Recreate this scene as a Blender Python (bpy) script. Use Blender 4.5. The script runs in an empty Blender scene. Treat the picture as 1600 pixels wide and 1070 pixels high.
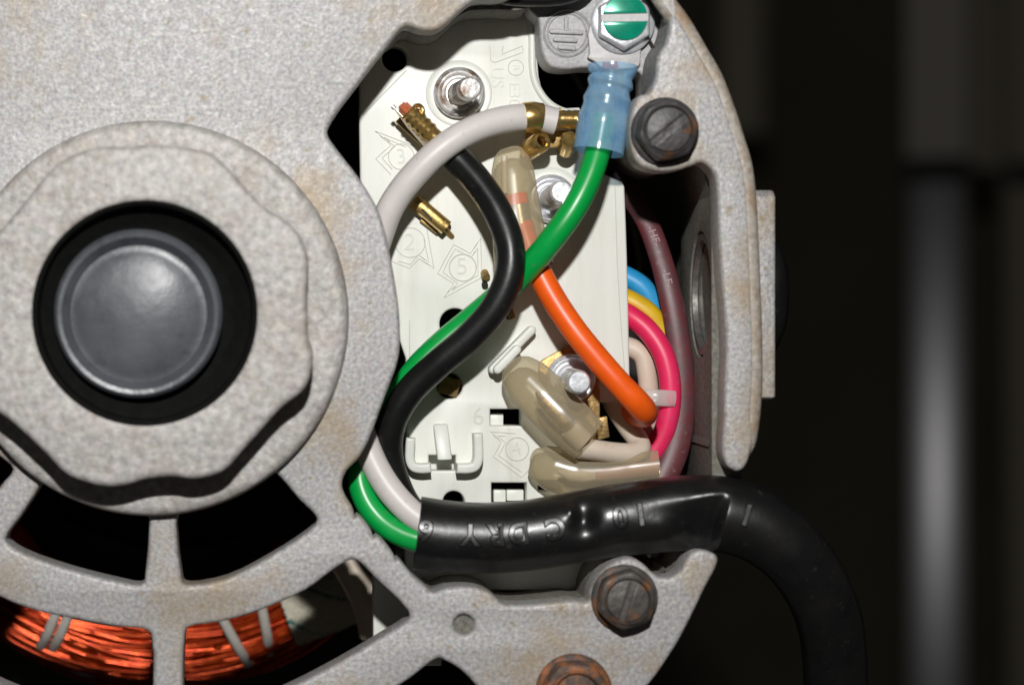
import bpy, bmesh, math, random
from mathutils import Vector, Matrix
random.seed(7)
R = math.radians
SC = bpy.context.scene
COL = SC.collection

# ---------------------------------------------------------------- camera, world, flash
K = 0.001                 # scene units per millipart of the face of the motor (one picture step on the face plane)
D = 3600.0                # camera distance to the front face
VX, VY = 450.0, 500.0     # the point of the face straight in front of the lens

cam_d = bpy.data.cameras.new('camera'); cam = bpy.data.objects.new('camera', cam_d); COL.objects.link(cam)
cam.location = (0, -D * K, 0); cam.rotation_euler = (R(90), 0, 0)
cam_d.sensor_width = 36; cam_d.lens = 36 * D / 1600
cam_d.shift_x = (800 - VX) / 1600; cam_d.shift_y = -(535 - VY) / 1600
cam_d.clip_start = 0.05; cam_d.clip_end = 100
cam_d.dof.use_dof = True; cam_d.dof.focus_distance = (D + 175) * K; cam_d.dof.aperture_fstop = 1.1
SC.camera = cam

W = bpy.data.worlds.new('World'); SC.world = W; W.use_nodes = True
W.node_tree.nodes['Background'].inputs[0].default_value = (1.0, 0.97, 0.92, 1)
W.node_tree.nodes['Background'].inputs[1].default_value = 0.022

fl = bpy.data.lights.new('flash', 'AREA'); fl.shape = 'RECTANGLE'; fl.size = 0.17; fl.size_y = 0.10; fl.energy = 161
fl.color = (1.0, 0.992, 0.978)
flo = bpy.data.objects.new('flash', fl); COL.objects.link(flo)
flo.location = (0.02, -D * K, 1.30)
flo.rotation_euler = (Vector((0.35, 0, 0)) - Vector(flo.location)).to_track_quat('-Z', 'Y').to_euler()

SC.view_settings.view_transform = 'Standard'; SC.view_settings.look = 'None'
SC.view_settings.exposure = 0; SC.view_settings.gamma = 1
SC.render.engine = 'CYCLES'
SC.cycles.max_bounces = 8; SC.cycles.transparent_max_bounces = 16
SC.cycles.use_denoising = True

# ---------------------------------------------------------------- helpers
def P(px, py, d):
    f = (D - d) / D
    return Vector(((px - VX) * f, (VY - py) * f, d))
def unP(v):
    f = (D - v[2]) / D
    return (VX + v[0] / f, VY - v[1] / f)
def w(v):                  # face frame (right, up, towards viewer) -> world
    return (v[0] * K, -v[2] * K, v[1] * K)
def lin(r, g, b):
    def c(x):
        x /= 255.0
        return x / 12.92 if x <= 0.04045 else ((x + 0.055) / 1.055) ** 2.4
    return (c(r), c(g), c(b))

def tag(o, label=None, cat=None, group=None, kind=None):
    if label: o['label'] = label
    if cat: o['category'] = cat
    if group: o['group'] = group
    if kind: o['kind'] = kind
    return o
def thing(name, label, cat, at=(0, 0, 0), group=None):
    o = bpy.data.objects.new(name, None); COL.objects.link(o)
    o.location = w(at); o.empty_display_size = 0.02
    return tag(o, label, cat, group)
def link(name, me, mat, parent=None):
    o = bpy.data.objects.new(name, me); COL.objects.link(o)
    if mat is not None:
        me.materials.clear(); me.materials.append(mat)
    if parent is not None:
        o.parent = parent
        t = Vector(parent.location); q = parent.parent
        while q is not None:
            q = q.parent
        if parent.parent is not None:      # nested part: its own matrix is the identity in world space
            t = Vector((0, 0, 0))
        o.matrix_parent_inverse = Matrix.Translation(-t) if parent.parent is None else Matrix.Identity(4)
        if parent.type == 'MESH' and parent.parent is None:
            o.matrix_parent_inverse = Matrix.Identity(4)
    return o
def finish(me, angle=38):
    me.validate()
    bm = bmesh.new(); bm.from_mesh(me); bmesh.ops.recalc_face_normals(bm, faces=bm.faces); bm.to_mesh(me); bm.free()
    me.polygons.foreach_set('use_smooth', [True] * len(me.polygons))
    me.set_sharp_from_angle(angle=R(angle))
    me.update()
def mesh(name, vf, mat, parent=None, angle=38, bevel=0):
    vs, fs = vf
    me = bpy.data.meshes.new(name)
    me.from_pydata([w(v) for v in vs], [], fs)
    if bevel:
        bm = bmesh.new(); bm.from_mesh(me); bmesh.ops.recalc_face_normals(bm, faces=bm.faces)
        es = [e for e in bm.edges if len(e.link_faces) == 2 and e.calc_face_angle(0) > R(30)]
        bmesh.ops.bevel(bm, geom=es, offset=bevel * K, segments=2, affect='EDGES', profile=0.5, clamp_overlap=True)
        bm.to_mesh(me); bm.free()
    finish(me, angle)
    return link(name, me, mat, parent)
def join(*parts):
    V, F = [], []
    for vs, fs in parts:
        n = len(V); V += [tuple(v) for v in vs]; F += [tuple(i + n for i in f) for f in fs]
    return V, F

def catmull(pts, n=6, closed=False):
    pts = [Vector(p) for p in pts]; out = []; m = len(pts)
    for i in range(m if closed else m - 1):
        if closed: a, b, c, d = (pts[(i + j - 1) % m] for j in range(4))
        else:
            b, c = pts[i], pts[i + 1]
            a = pts[i - 1] if i else b * 2 - c
            d = pts[i + 2] if i + 2 < m else c * 2 - b
        t0 = 0.0; t1 = max(1e-6, (b - a).length ** .5); t2 = t1 + max(1e-6, (c - b).length ** .5); t3 = t2 + max(1e-6, (d - c).length ** .5)
        for k in range(n):
            t = t1 + (t2 - t1) * k / n
            A1 = a * ((t1 - t) / (t1 - t0)) + b * ((t - t0) / (t1 - t0))
            A2 = b * ((t2 - t) / (t2 - t1)) + c * ((t - t1) / (t2 - t1))
            A3 = c * ((t3 - t) / (t3 - t2)) + d * ((t - t2) / (t3 - t2))
            B1 = A1 * ((t2 - t) / (t2 - t0)) + A2 * ((t - t0) / (t2 - t0))
            B2 = A2 * ((t3 - t) / (t3 - t1)) + A3 * ((t - t1) / (t3 - t1))
            out.append(B1 * ((t2 - t) / (t2 - t1)) + B2 * ((t - t1) / (t2 - t1)))
    if not closed: out.append(pts[-1])
    return out

def path(pts, n=8):
    """picture points with depth -> smooth list of (position, size factor)"""
    q = catmull([P(*p[:3]) for p in pts], n)
    return q
def frames(q):
    T = []
    for i in range(len(q)):
        a = q[max(0, i - 1)]; b = q[min(len(q) - 1, i + 1)]
        T.append((b - a).normalized())
    N = Vector((0, 0, 1)); N = N - T[0] * N.dot(T[0])
    if N.length < 0.1: N = Vector((0, 1, 0)) - T[0] * T[0].y
    N.normalize(); Ns = [N]
    for i in range(1, len(q)):
        n = Ns[-1] - T[i] * Ns[-1].dot(T[i]); n.normalize(); Ns.append(n)
    return T, Ns
def tube(q, r, seg=18, caps=True, flat=1.0, prof=None, disp=None):
    """r: number or list along q (picture size); flat: depth/width; disp(v, radial, i, th) -> v"""
    T, Ns = frames(q); V = []; F = []; m = len(q)
    for i, c in enumerate(q):
        f = (D - c[2]) / D
        rr = (r if not isinstance(r, (list, tuple)) else r[0] + 0 if len(r) == 1 else interp(r, i / (m - 1))) * f
        B = T[i].cross(Ns[i])
        for k in range(seg):
            th = 2 * math.pi * k / seg
            rad = Ns[i] * math.cos(th) * flat + B * math.sin(th)
            v = c + rad * rr
            if disp: v = disp(v, rad, i, th)
            V.append(v)
    for i in range(m - 1):
        for k in range(seg):
            F.append((i * seg + k, i * seg + (k + 1) % seg, (i + 1) * seg + (k + 1) % seg, (i + 1) * seg + k))
    if caps:
        F.append(tuple(range(seg))); F.append(tuple((m - 1) * seg + k for k in range(seg)))
    return V, F
def interp(r, t):
    x = t * (len(r) - 1); i = min(int(x), len(r) - 2); return r[i] + (r[i + 1] - r[i]) * (x - i)
def lathe(c, prof, seg=64, axis='z', a0=0, a1=360, sx=1.0, sy=1.0):
    """profile of (radius, height) about an axis through c (face-frame vector)"""
    V = []; F = []; n = len(prof); full = abs(a1 - a0 - 360) < 1e-6
    S = seg if full else seg + 1
    for s in range(S):
        a = R(a0 + (a1 - a0) * s / seg)
        for (r, h) in prof:
            if axis == 'z': V.append((c[0] + r * sx * math.cos(a), c[1] + r * sy * math.sin(a), c[2] + h))
            else: V.append((c[0] + h, c[1] + r * math.cos(a), c[2] + r * math.sin(a)))
    for s in range(seg):
        s2 = (s + 1) % S
        for j in range(n - 1):
            F.append((s * n + j, s2 * n + j, s2 * n + j + 1, s * n + j + 1))
    return V, F
def lathe_on(px, py, d, prof, seg=48):
    """lathe whose radii are given in picture steps at depth d"""
    f = (D - d) / D
    return lathe(P(px, py, d), [(r * f, h) for r, h in prof], seg)
def lathe_dir(a, b, prof, seg=32):
    """profile (radius, fraction 0..1 along a->b)"""
    a = Vector(a); b = Vector(b); T = (b - a).normalized()
    N = Vector((0, 0, 1)) - T * T.z
    if N.length < 0.1: N = Vector((0, 1, 0)) - T * T.y
    N.normalize(); B = T.cross(N); V = []; F = []; n = len(prof)
    for s in range(seg):
        th = 2 * math.pi * s / seg; rad = N * math.cos(th) + B * math.sin(th)
        for r, t in prof: V.append(a + (b - a) * t + rad * r)
    for s in range(seg):
        s2 = (s + 1) % seg
        for j in range(n - 1): F.append((s * n + j, s2 * n + j, s2 * n + j + 1, s * n + j + 1))
    return V, F

def slab_mesh(loops, z0, z1, bevel, res=3):
    """filled outline(s) in the face plane (face-frame x,y), from depth z1 (back) to z0 (front), rounded rims"""
    cu = bpy.data.curves.new('tmp', 'CURVE'); cu.dimensions = '2D'; cu.fill_mode = 'BOTH'
    for lp in loops:
        sp = cu.splines.new('POLY'); sp.points.add(len(lp) - 1)
        for p, v in zip(sp.points, lp): p.co = (v[0] * K, v[1] * K, 0, 1)
        sp.use_cyclic_u = True
    b = bevel * K; cu.bevel_depth = b; cu.bevel_resolution = res; cu.offset = -b
    cu.extrude = max(0.0, (z0 - z1) * K / 2 - b)
    o = bpy.data.objects.new('tmp', cu); COL.objects.link(o)
    dg = bpy.context.evaluated_depsgraph_get()
    me = bpy.data.meshes.new_from_object(o.evaluated_get(dg))
    bpy.data.objects.remove(o); bpy.data.curves.remove(cu)
    zm = (z0 + z1) * K / 2
    for v in me.vertices:
        x, y, z = v.co; v.co = (x, -(z + zm), y)
    return me
def slab(name, loops, z0, z1, bevel, mat, parent=None, res=3, angle=40, img=True, seat=None):
    """outlines given in picture points at depth z0"""
    L = []
    for lp in loops:
        L.append([P(p[0], p[1], z0 if seat is None else seat) for p in lp] if img else [Vector((p[0], p[1], 0)) for p in lp])
    me = slab_mesh(L, z0, z1, bevel, res)
    bm = bmesh.new(); bm.from_mesh(me); bmesh.ops.remove_doubles(bm, verts=bm.verts, dist=1e-6); bm.to_mesh(me); bm.free()
    finish(me, angle)
    return link(name, me, mat, parent)
def circ(cx, cy, r, n=40, a0=0, a1=360):
    full = abs(a1 - a0 - 360) < 1e-6
    return [(cx + r * math.cos(R(a0 + (a1 - a0) * i / (n if full else n - 1))), cy - r * math.sin(R(a0 + (a1 - a0) * i / (n if full else n - 1)))) for i in range(n)]
def sm(pts, n=4, closed=True):
    return [(v.x, v.y) for v in catmull([(p[0], p[1], 0) for p in pts], n, closed)]
def box(c, ux, uy, uz):
    c, ux, uy, uz = map(Vector, (c, ux, uy, uz)); V = []
    for sx in (-1, 1):
        for sy in (-1, 1):
            for sz in (-1, 1): V.append(c + ux * sx + uy * sy + uz * sz)
    return V, [(0, 1, 3, 2), (4, 6, 7, 5), (0, 4, 5, 1), (2, 3, 7, 6), (0, 2, 6, 4), (1, 5, 7, 3)]
def capsule(a, b, r, n=10):
    """rounded bar outline between two picture points"""
    ang = math.atan2(b[1] - a[1], b[0] - a[0]); out = []
    for i in range(n + 1):
        t = ang + math.pi / 2 + math.pi * i / n; out.append((a[0] + r * math.cos(t), a[1] + r * math.sin(t)))
    for i in range(n + 1):
        t = ang - math.pi / 2 + math.pi * i / n; out.append((b[0] + r * math.cos(t), b[1] + r * math.sin(t)))
    return out
def glyphs(body, size, extrude, fat=0.0, bev=0.0):
    """lettering as (verts, faces), centred, x right, y up, z out; size in face steps"""
    cu = bpy.data.curves.new('tmp', 'FONT'); cu.body = body; cu.size = size; cu.align_x = 'CENTER'; cu.align_y = 'CENTER'
    cu.extrude = extrude; cu.resolution_u = 3; cu.offset = fat; cu.bevel_depth = bev; cu.bevel_resolution = 1
    o = bpy.data.objects.new('tmp', cu); COL.objects.link(o)
    dg = bpy.context.evaluated_depsgraph_get(); me = bpy.data.meshes.new_from_object(o.evaluated_get(dg))
    V = [v.co.copy() for v in me.vertices]; F = [tuple(p.vertices) for p in me.polygons]
    bpy.data.objects.remove(o); bpy.data.curves.remove(cu); bpy.data.meshes.remove(me)
    return V, F
def lettering(body, px, py, d, size, rot=0, extrude=1.0, sx=1.0):
    V, F = glyphs(body, size, extrude); c = P(px, py, d); ca, sa = math.cos(R(rot)), math.sin(R(rot))
    return [(c.x + v.x * sx * ca - v.y * sa, c.y + v.x * sx * sa + v.y * ca, c.z + v.z) for v in V], F
def ridge(pts, d, r=1.3, closed=False, seg=6):
    q = [P(x, y, d) for x, y in pts]
    if closed: q = q + [q[0], q[1]]
    dense = []
    for a, b in zip(q[:-1], q[1:]): dense += [a, a.lerp(b, .5)]
    dense.append(q[-1])
    return tube(dense, r, seg)

# ---------------------------------------------------------------- materials
def mat(name, col, rough=0.5, metal=0.0, col2=None, feat=20, spread=(0.35, 0.65), bump=0.0, bfeat=10, bdist=2.0,
        stain=None, sfeat=120, srange=(0.55, 0.75), stain_amt=0.6, spec=0.5, coat=0.0, rvar=0.0, clear=None, tint=None, alphafac=1.0,
        sub=0.0, chroma=0.0, spots=None, grain=0.0, stretch=None, aniso=0.0):
    m = bpy.data.materials.new(name); m.use_nodes = True; nt = m.node_tree; N = nt.nodes; Lk = nt.links
    b = N['Principled BSDF']; out = N['Material Output']
    b.inputs['Base Color'].default_value = (*col, 1); b.inputs['Roughness'].default_value = rough
    b.inputs['Metallic'].default_value = metal; b.inputs['Specular IOR Level'].default_value = spec
    b.inputs['Coat Weight'].default_value = coat; b.inputs['Coat Roughness'].default_value = 0.08
    if sub:
        b.inputs['Subsurface Weight'].default_value = sub; b.inputs['Subsurface Scale'].default_value = 0.01
        b.inputs['Subsurface Radius'].default_value = (1.0, 0.9, 0.7)
    tc = N.new('ShaderNodeTexCoord'); vec = tc.outputs['Object']
    if stretch:
        mp = N.new('ShaderNodeMapping'); mp.inputs['Scale'].default_value = stretch; Lk.new(vec, mp.inputs[0]); vec = mp.outputs[0]
    def noise(f, detail=4, rgh=.6, seed=0):
        n = N.new('ShaderNodeTexNoise'); n.inputs['Scale'].default_value = 1000.0 / f; n.inputs['Detail'].default_value = detail
        n.inputs['Roughness'].default_value = rgh; n.noise_dimensions = '4D'; n.inputs['W'].default_value = seed
        Lk.new(vec, n.inputs['Vector']); return n
    def ramp(src, a, c):
        r = N.new('ShaderNodeMapRange'); r.inputs[1].default_value = a; r.inputs[2].default_value = c; Lk.new(src, r.inputs[0]); return r.outputs[0]
    def mix(f, a, c, mode='MIX'):
        x = N.new('ShaderNodeMix'); x.data_type = 'RGBA'; x.blend_type = mode
        if hasattr(f, 'is_linked'): Lk.new(f, x.inputs[0])
        else: x.inputs[0].default_value = f
        for i, v in ((6, a), (7, c)):
            if hasattr(v, 'is_linked'): Lk.new(v, x.inputs[i])
            else: x.inputs[i].default_value = (*v, 1)
        return x.outputs[2]
    cur = None
    if col2 is not None:
        cur = mix(ramp(noise(feat, 5, .65).outputs[0], *spread), col, col2)
    if chroma:
        cn = noise(feat * 1.3, 3, .6, 5)
        cur = mix(chroma, cur if cur is not None else col, cn.outputs['Color'], 'OVERLAY')
    if stain is not None:
        f = ramp(noise(sfeat, 6, .65, 3).outputs[0], *srange)
        mm = N.new('ShaderNodeMath'); mm.operation = 'MULTIPLY'; mm.inputs[1].default_value = stain_amt; Lk.new(f, mm.inputs[0])
        cur = mix(mm.outputs[0], cur if cur is not None else col, stain)
    if spots is not None:
        f = ramp(noise(spots[1], 3, .5, 21).outputs[0], spots[2], spots[3])
        mm = N.new('ShaderNodeMath'); mm.operation = 'MULTIPLY'; mm.inputs[1].default_value = spots[4]; Lk.new(f, mm.inputs[0])
        cur = mix(mm.outputs[0], cur if cur is not None else col, spots[0])
    if cur is not None: Lk.new(cur, b.inputs['Base Color'])
    if rvar:
        rr = N.new('ShaderNodeMapRange'); Lk.new(noise(feat * 2, 4, .6, 8).outputs[0], rr.inputs[0])
        rr.inputs[1].default_value = .3; rr.inputs[2].default_value = .7
        rr.inputs[3].default_value = max(.02, rough - rvar); rr.inputs[4].default_value = min(1, rough + rvar)
        Lk.new(rr.outputs[0], b.inputs['Roughness'])
    if bump:
        bn = N.new('ShaderNodeBump'); bn.inputs['Strength'].default_value = bump; bn.inputs['Distance'].default_value = bdist * K
        Lk.new(noise(bfeat, 4, .6, 11).outputs[0], bn.inputs['Height'])
        if grain:
            b2 = N.new('ShaderNodeBump'); b2.inputs['Strength'].default_value = grain; b2.inputs['Distance'].default_value = 2.0 * K
            Lk.new(noise(4.5, 2, .5, 17).outputs[0], b2.inputs['Height']); Lk.new(bn.outputs[0], b2.inputs['Normal']); Lk.new(b2.outputs[0], b.inputs['Normal'])
        else: Lk.new(bn.outputs[0], b.inputs['Normal'])
    if clear is not None:           # see-through plastic: part of the light passes straight
        tr = N.new('ShaderNodeBsdfTransparent'); tr.inputs[0].default_value = (*(tint or (1, 1, 1)), 1)
        fr = N.new('ShaderNodeLayerWeight'); fr.inputs[0].default_value = 0.35
        mr = N.new('ShaderNodeMapRange'); Lk.new(fr.outputs['Facing'], mr.inputs[0])
        mr.inputs[3].default_value = 1 - clear; mr.inputs[4].default_value = min(1.0, 1 - clear * 0.12)
        mx = N.new('ShaderNodeMixShader'); Lk.new(mr.outputs[0], mx.inputs[0]); Lk.new(tr.outputs[0], mx.inputs[1]); Lk.new(b.outputs[0], mx.inputs[2])
        Lk.new(mx.outputs[0], out.inputs['Surface'])
    return m

M = {}
M['cast'] = mat('cast_aluminium', (.215, .212, .225), .54, .14, (.56, .54, .515), 6, (.30, .68), .42, 8, 2.4,
                stain=(.335, .24, .13), sfeat=140, srange=(.50, .67), stain_amt=.68, chroma=.13, rvar=.12, spots=((.26, .19, .10), 20, .62, .72, .75), grain=.3)
M['cast_dirty'] = mat('cast_aluminium_worn', (.28, .262, .245), .56, .1, (.56, .535, .51), 12, (.33, .67), .5, 17, 6,
                stain=(.26, .20, .14), sfeat=80, srange=(.5, .68), stain_amt=.5, chroma=.1, spots=((.62, .58, .53), 24, .60, .72, .6), grain=.3)
M['cast_rim'] = mat('cast_aluminium_browned', (.27, .235, .19), .58, .08, (.52, .475, .42), 9, (.32, .68), .4, 8, 2.4, stain=(.30, .19, .10), sfeat=60, srange=(.46, .62), stain_amt=.7, grain=.25)
M['cast_wall'] = mat('cast_aluminium_shaded', (.105, .10, .085), .75, .0, (.225, .215, .185), 8, (.33, .67), .5, 7, 2.4, chroma=.15, spec=.25)  # same casting, darker: the inner walls' shade is put into the colour
M['cast_wall2'] = mat('cast_aluminium_half_shaded', (.17, .165, .16), .65, .05, (.34, .33, .315), 8, (.33, .67), .4, 7, 2.4, chroma=.1, spec=.3)  # casting tone lowered, shade of the step wall worked into its colour
M['earth'] = mat('cast_aluminium_dull', (.30, .29, .30), .55, .1, (.46, .45, .45), 6, (.33, .67), .5, 6, 2)
M['dark_in'] = mat('shade_black', (.012, .011, .009), .7, .0, (.02, .018, .014), 40)  # near-black: shade deep in the housing, holes and slits put into the colour
M['lamin'] = mat('stator_steel', (.03, .028, .024), .6, .3)
M['seal'] = mat('black_rubber', (.004, .004, .004), .8, 0, (.007, .007, .006), 20, spec=.12)
M['capm'] = mat('grey_plastic_plug', (.062, .065, .075), .37, .0, (.10, .105, .117), 70, (.3, .7), .25, 40, 5, rvar=.1, stain=(.03, .032, .04), sfeat=60, srange=(.55, .68), stain_amt=.7)
M['board'] = mat('white_nylon', lin(221, 222, 213), .42, 0, lin(231, 231, 223), 90, stain=lin(196, 192, 172), sfeat=70, srange=(.56, .74), stain_amt=.4, bump=.06, bfeat=5, bdist=1.5, stretch=(3.0, 1, .35))
M['board2'] = mat('white_nylon_moulded', lin(216, 218, 209), .4, 0, lin(226, 227, 219), 60, bump=.05, bfeat=8)
M['emb'] = mat('white_nylon_ridge', lin(212, 212, 202), .45)
M['steel'] = mat('zinc_steel', (.62, .63, .66), .34, .6, (.85, .86, .88), 14, (.35, .65), .25, 9, 2, rvar=.12)
M['steel_rust'] = mat('zinc_steel_rusting', (.50, .49, .47), .36, .6, (.74, .73, .72), 12, (.35, .65), .3, 8, 2, stain=(.16, .07, .025), sfeat=30, srange=(.48, .62), stain_amt=.85, rvar=.1)
M['ox'] = mat('blackened_steel', (.036, .034, .034), .48, .2, (.095, .09, .088), 22, (.35, .7), .5, 9, 2.5, stain=(.22, .085, .025), sfeat=34, srange=(.56, .70), stain_amt=.8, rvar=.1, spec=.4)
M['ox_rust'] = mat('rusting_black_steel', (.042, .039, .036), .5, .2, (.12, .105, .092), 20, (.35, .7), .6, 9, 3, stain=(.27, .10, .027), sfeat=40, srange=(.52, .64), stain_amt=.8, rvar=.1)
M['rust'] = mat('rusted_steel', (.07, .05, .04), .6, .25, (.34, .12, .035), 26, (.42, .62), .6, 10, 3, stain=(.05, .045, .045), sfeat=44, srange=(.5, .6), stain_amt=.8)
M['greenp'] = mat('green_lacquer', lin(0, 150, 118), .25, .15, lin(0, 128, 100), 20, coat=.6)
M['brass'] = mat('brass', (.62, .40, .12), .26, .9, (.72, .50, .20), 14, (.35, .65), .2, 8, 1.5, rvar=.1)
M['brass_dull'] = mat('brass_tarnished', (.30, .19, .07), .45, .75, (.52, .36, .15), 9, (.35, .65), .4, 5, 2)
M['tin'] = mat('tinned_brass', (.52, .43, .30), .33, .75, (.66, .56, .42), 14, (.35, .65), .15, 8, 1.5)
M['dull_steel'] = mat('dull_steel', (.16, .155, .145), .42, .7, (.30, .29, .27), 14, (.35, .65), .3, 9, 2)
M['tongue'] = mat('dull_tin', (.42, .41, .41), .6, .3, (.52, .51, .50), 10, bump=.2, bfeat=8)
M['copper'] = mat('bare_copper', (.75, .20, .09), .3, .5, (.85, .32, .16), 10)
M['enamel'] = mat('enamelled_copper', (.29, .019, .002), .20, .65, (.50, .062, .006), 18)
M['wwhite'] = mat('white_pvc', lin(204, 197, 194), .42, 0, lin(213, 206, 201), 70, stain=lin(170, 150, 140), sfeat=90, srange=(.58, .8), stain_amt=.5, bump=.04, bfeat=14, spots=((.34, .29, .25), 12, .63, .73, .55))
M['wcream'] = mat('cream_pvc', lin(206, 190, 170), .5, 0, lin(214, 200, 184), 40, stain=lin(150, 135, 115), sfeat=26, srange=(.6, .75), stain_amt=.5)
M['wgreen'] = mat('green_pvc', lin(0, 152, 62), .32, 0, lin(8, 160, 72), 60, bump=.04, bfeat=10, spots=((.10, .22, .11), 12, .63, .73, .55))
M['wblack'] = mat('black_pvc', (.006, .006, .0065), .36, 0, (.011, .011, .0105), 45, bump=.12, bfeat=9, rvar=.1, spec=.35, spots=((.045, .043, .04), 12, .63, .73, .55))
M['worange'] = mat('orange_pvc', lin(246, 98, 18), .38, 0, lin(238, 88, 14), 50, stain=lin(170, 70, 20), sfeat=40, srange=(.62, .8), stain_amt=.5, spots=((.42, .16, .05), 12, .63, .73, .55))
M['wpink'] = mat('pink_pvc', lin(222, 34, 84), .42, 0, lin(232, 48, 100), 50, spots=((.45, .09, .15), 12, .63, .73, .55))
M['wdull'] = mat('dusty_pink_pvc', lin(176, 128, 118), .5)
M['wyellow'] = mat('yellow_pvc', lin(218, 178, 28), .45, 0, lin(206, 164, 26), 30, spots=((.40, .28, .06), 12, .63, .73, .55))
M['wblue'] = mat('blue_pvc', lin(36, 146, 204), .45, 0, lin(56, 160, 214), 30)
M['maroon'] = mat('maroon_vinyl', lin(98, 40, 44), .45, 0, lin(82, 50, 54), 30, (.35, .65), bump=.1, bfeat=8, stain=lin(96, 80, 82), sfeat=60, srange=(.5, .72), stain_amt=.45, spots=((.20, .15, .14), 12, .63, .73, .55))
M['print'] = mat('white_print', lin(170, 140, 140), .6)
M['jacket'] = mat('black_jacket', (.0045, .0045, .005), .31, 0, (.0095, .009, .0085), 60, bump=.2, bfeat=16, bdist=2.2, rvar=.1, spec=.65, spots=((.035, .033, .03), 12, .63, .73, .55))
M['clearcap'] = mat('smoky_nylon', (.47, .40, .265), .2, 0, (.53, .46, .32), 60, clear=.64, tint=(.93, .89, .78), spec=.9)
M['bluesl'] = mat('blue_nylon', lin(112, 162, 204), .16, 0, lin(158, 196, 222), 40, clear=.52, tint=(.70, .84, .95))
M['cleartie'] = mat('clear_nylon', (.75, .72, .70), .18, 0, clear=.62, tint=(.95, .93, .92))
M['woven'] = mat('woven_sleeving', (.42, .39, .30), .6, 0, (.52, .49, .39), 8, (.35, .65), .6, 6, 3)
M['braid_g'] = mat('green_thread', (.03, .16, .13), .6)
M['lace'] = mat('lacing_cord', (.34, .32, .28), .7, 0, (.42, .40, .36), 8)
M['wallm'] = mat('dark_panel', (.046, .041, .027), .8, 0, (.065, .057, .038), 900, spec=.1)
M['pole'] = mat('galvanised_pole', (.150, .147, .150), .34, .85)
M['dimpole'] = mat('dull_pole', (.19, .175, .15), .75, 0, spec=.1)
M['dimmer'] = mat('brown_paint', (.14, .125, .095), .8, 0, spec=.1)
M['blackclamp'] = mat('black_clamp', (.008, .008, .008), .7, spec=.2)

# ---------------------------------------------------------------- background far behind the motor
BD = -8000
def bgx(px, d): return (px - VX) * (D - d) / D
def bgy(py, d): return (VY - py) * (D - d) / D
wb = mesh('wall', box((2000, 0, -11500), (14000, 0, 0), (0, 10000, 0), (0, 0, 20)), M['wallm'])
tag(wb, kind='structure')
mb = None
def post(name, label, px0, px1, d, mtl, lean=0.0, y0=-4600, y1=4600, cat='post', top=None):
    x0, x1 = bgx(px0, d), bgx(px1, d); rr = (x1 - x0) / 2; cx = (x0 + x1) / 2
    a = Vector((cx, y0, d + lean * -y0)); b = Vector((cx, y1, d - lean * y1))
    t = thing(name, label, cat, a)
    if top is None: mesh('shaft', lathe_dir(a, b, [(0, 0), (rr, 0), (rr, .5), (rr, 1), (0, 1)], 48), mtl, t)
    else:
        u = (bgy(265, d) - y0) / (y1 - y0)
        mesh('shaft', lathe_dir(a, a.lerp(b, u), [(0, 0), (rr, 0), (rr, .5), (rr, 1), (0, 1)], 48), mtl, t)
        mesh('upper_shaft', lathe_dir(a.lerp(b, u), b, [(0, 0), (rr * 1.05, 0), (rr * 1.05, .5), (rr * 1.05, 1), (0, 1)], 48), top, t)
    return t
pp = thing('metal_post', 'bright blurred grey metal post behind the motor at right', 'post', (bgx(1464, BD), -2600, BD))
nrm = Vector((-.27, .036, .96)).normalized(); upv = (Vector((0, 1, 0)) - nrm * nrm.y).normalized(); sdv = upv.cross(nrm)
pc = Vector((bgx(1464, BD), 0, BD)); hw = (bgx(1508, BD) - bgx(1420, BD)) / 2
yb = bgy(282, BD)
mesh('shaft', box(pc + upv * ((yb - 4600) / 2) - nrm * 20, sdv * hw, upv * ((yb + 4600) / 2), nrm * 20), M['pole'], pp, bevel=10)
mesh('upper_shaft', box(pc + upv * ((4600 + bgy(245, BD)) / 2) - nrm * 40, sdv * hw * 1.08, upv * ((4600 - bgy(245, BD)) / 2), nrm * 20), M['dimpole'], pp, bevel=10)
mesh('clamp_band', box(pc + upv * bgy(264, BD) - nrm * 30, sdv * hw * 1.15, upv * 30, nrm * 24), M['blackclamp'], pp, bevel=8)
rail = mesh('crossbar', box((bgx(1700, BD - 200), bgy(270, BD - 200), BD - 230), (400, 0, 0), (0, 60, 0), (0, 0, 30)), M['blackclamp'], bevel=8)
tag(rail, 'dark blurred horizontal crossbar behind the bright grey post', 'crossbar')
post('metal_post', 'dim dark grey post at the right picture edge behind the crossbar', 1566, 1640, BD - 420, M['dimmer'], 0.03)
post('metal_post', 'faint dark post just right of the casting rim near the top', 1118, 1200, BD - 900, M['dimmer'], 0.0, y0=1000, y1=4800)
pn = mesh('grey_panel', box((bgx(1545, BD - 500), bgy(110, BD - 500), BD - 500), (95, 0, 0), (0, 520, 0), (0, 0, 20)), M['dimmer'], bevel=8)  # plain dim panel for a blurred background shape
tag(pn, 'dim grey blurred upright panel above the dark crossbar', 'panel')

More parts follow.
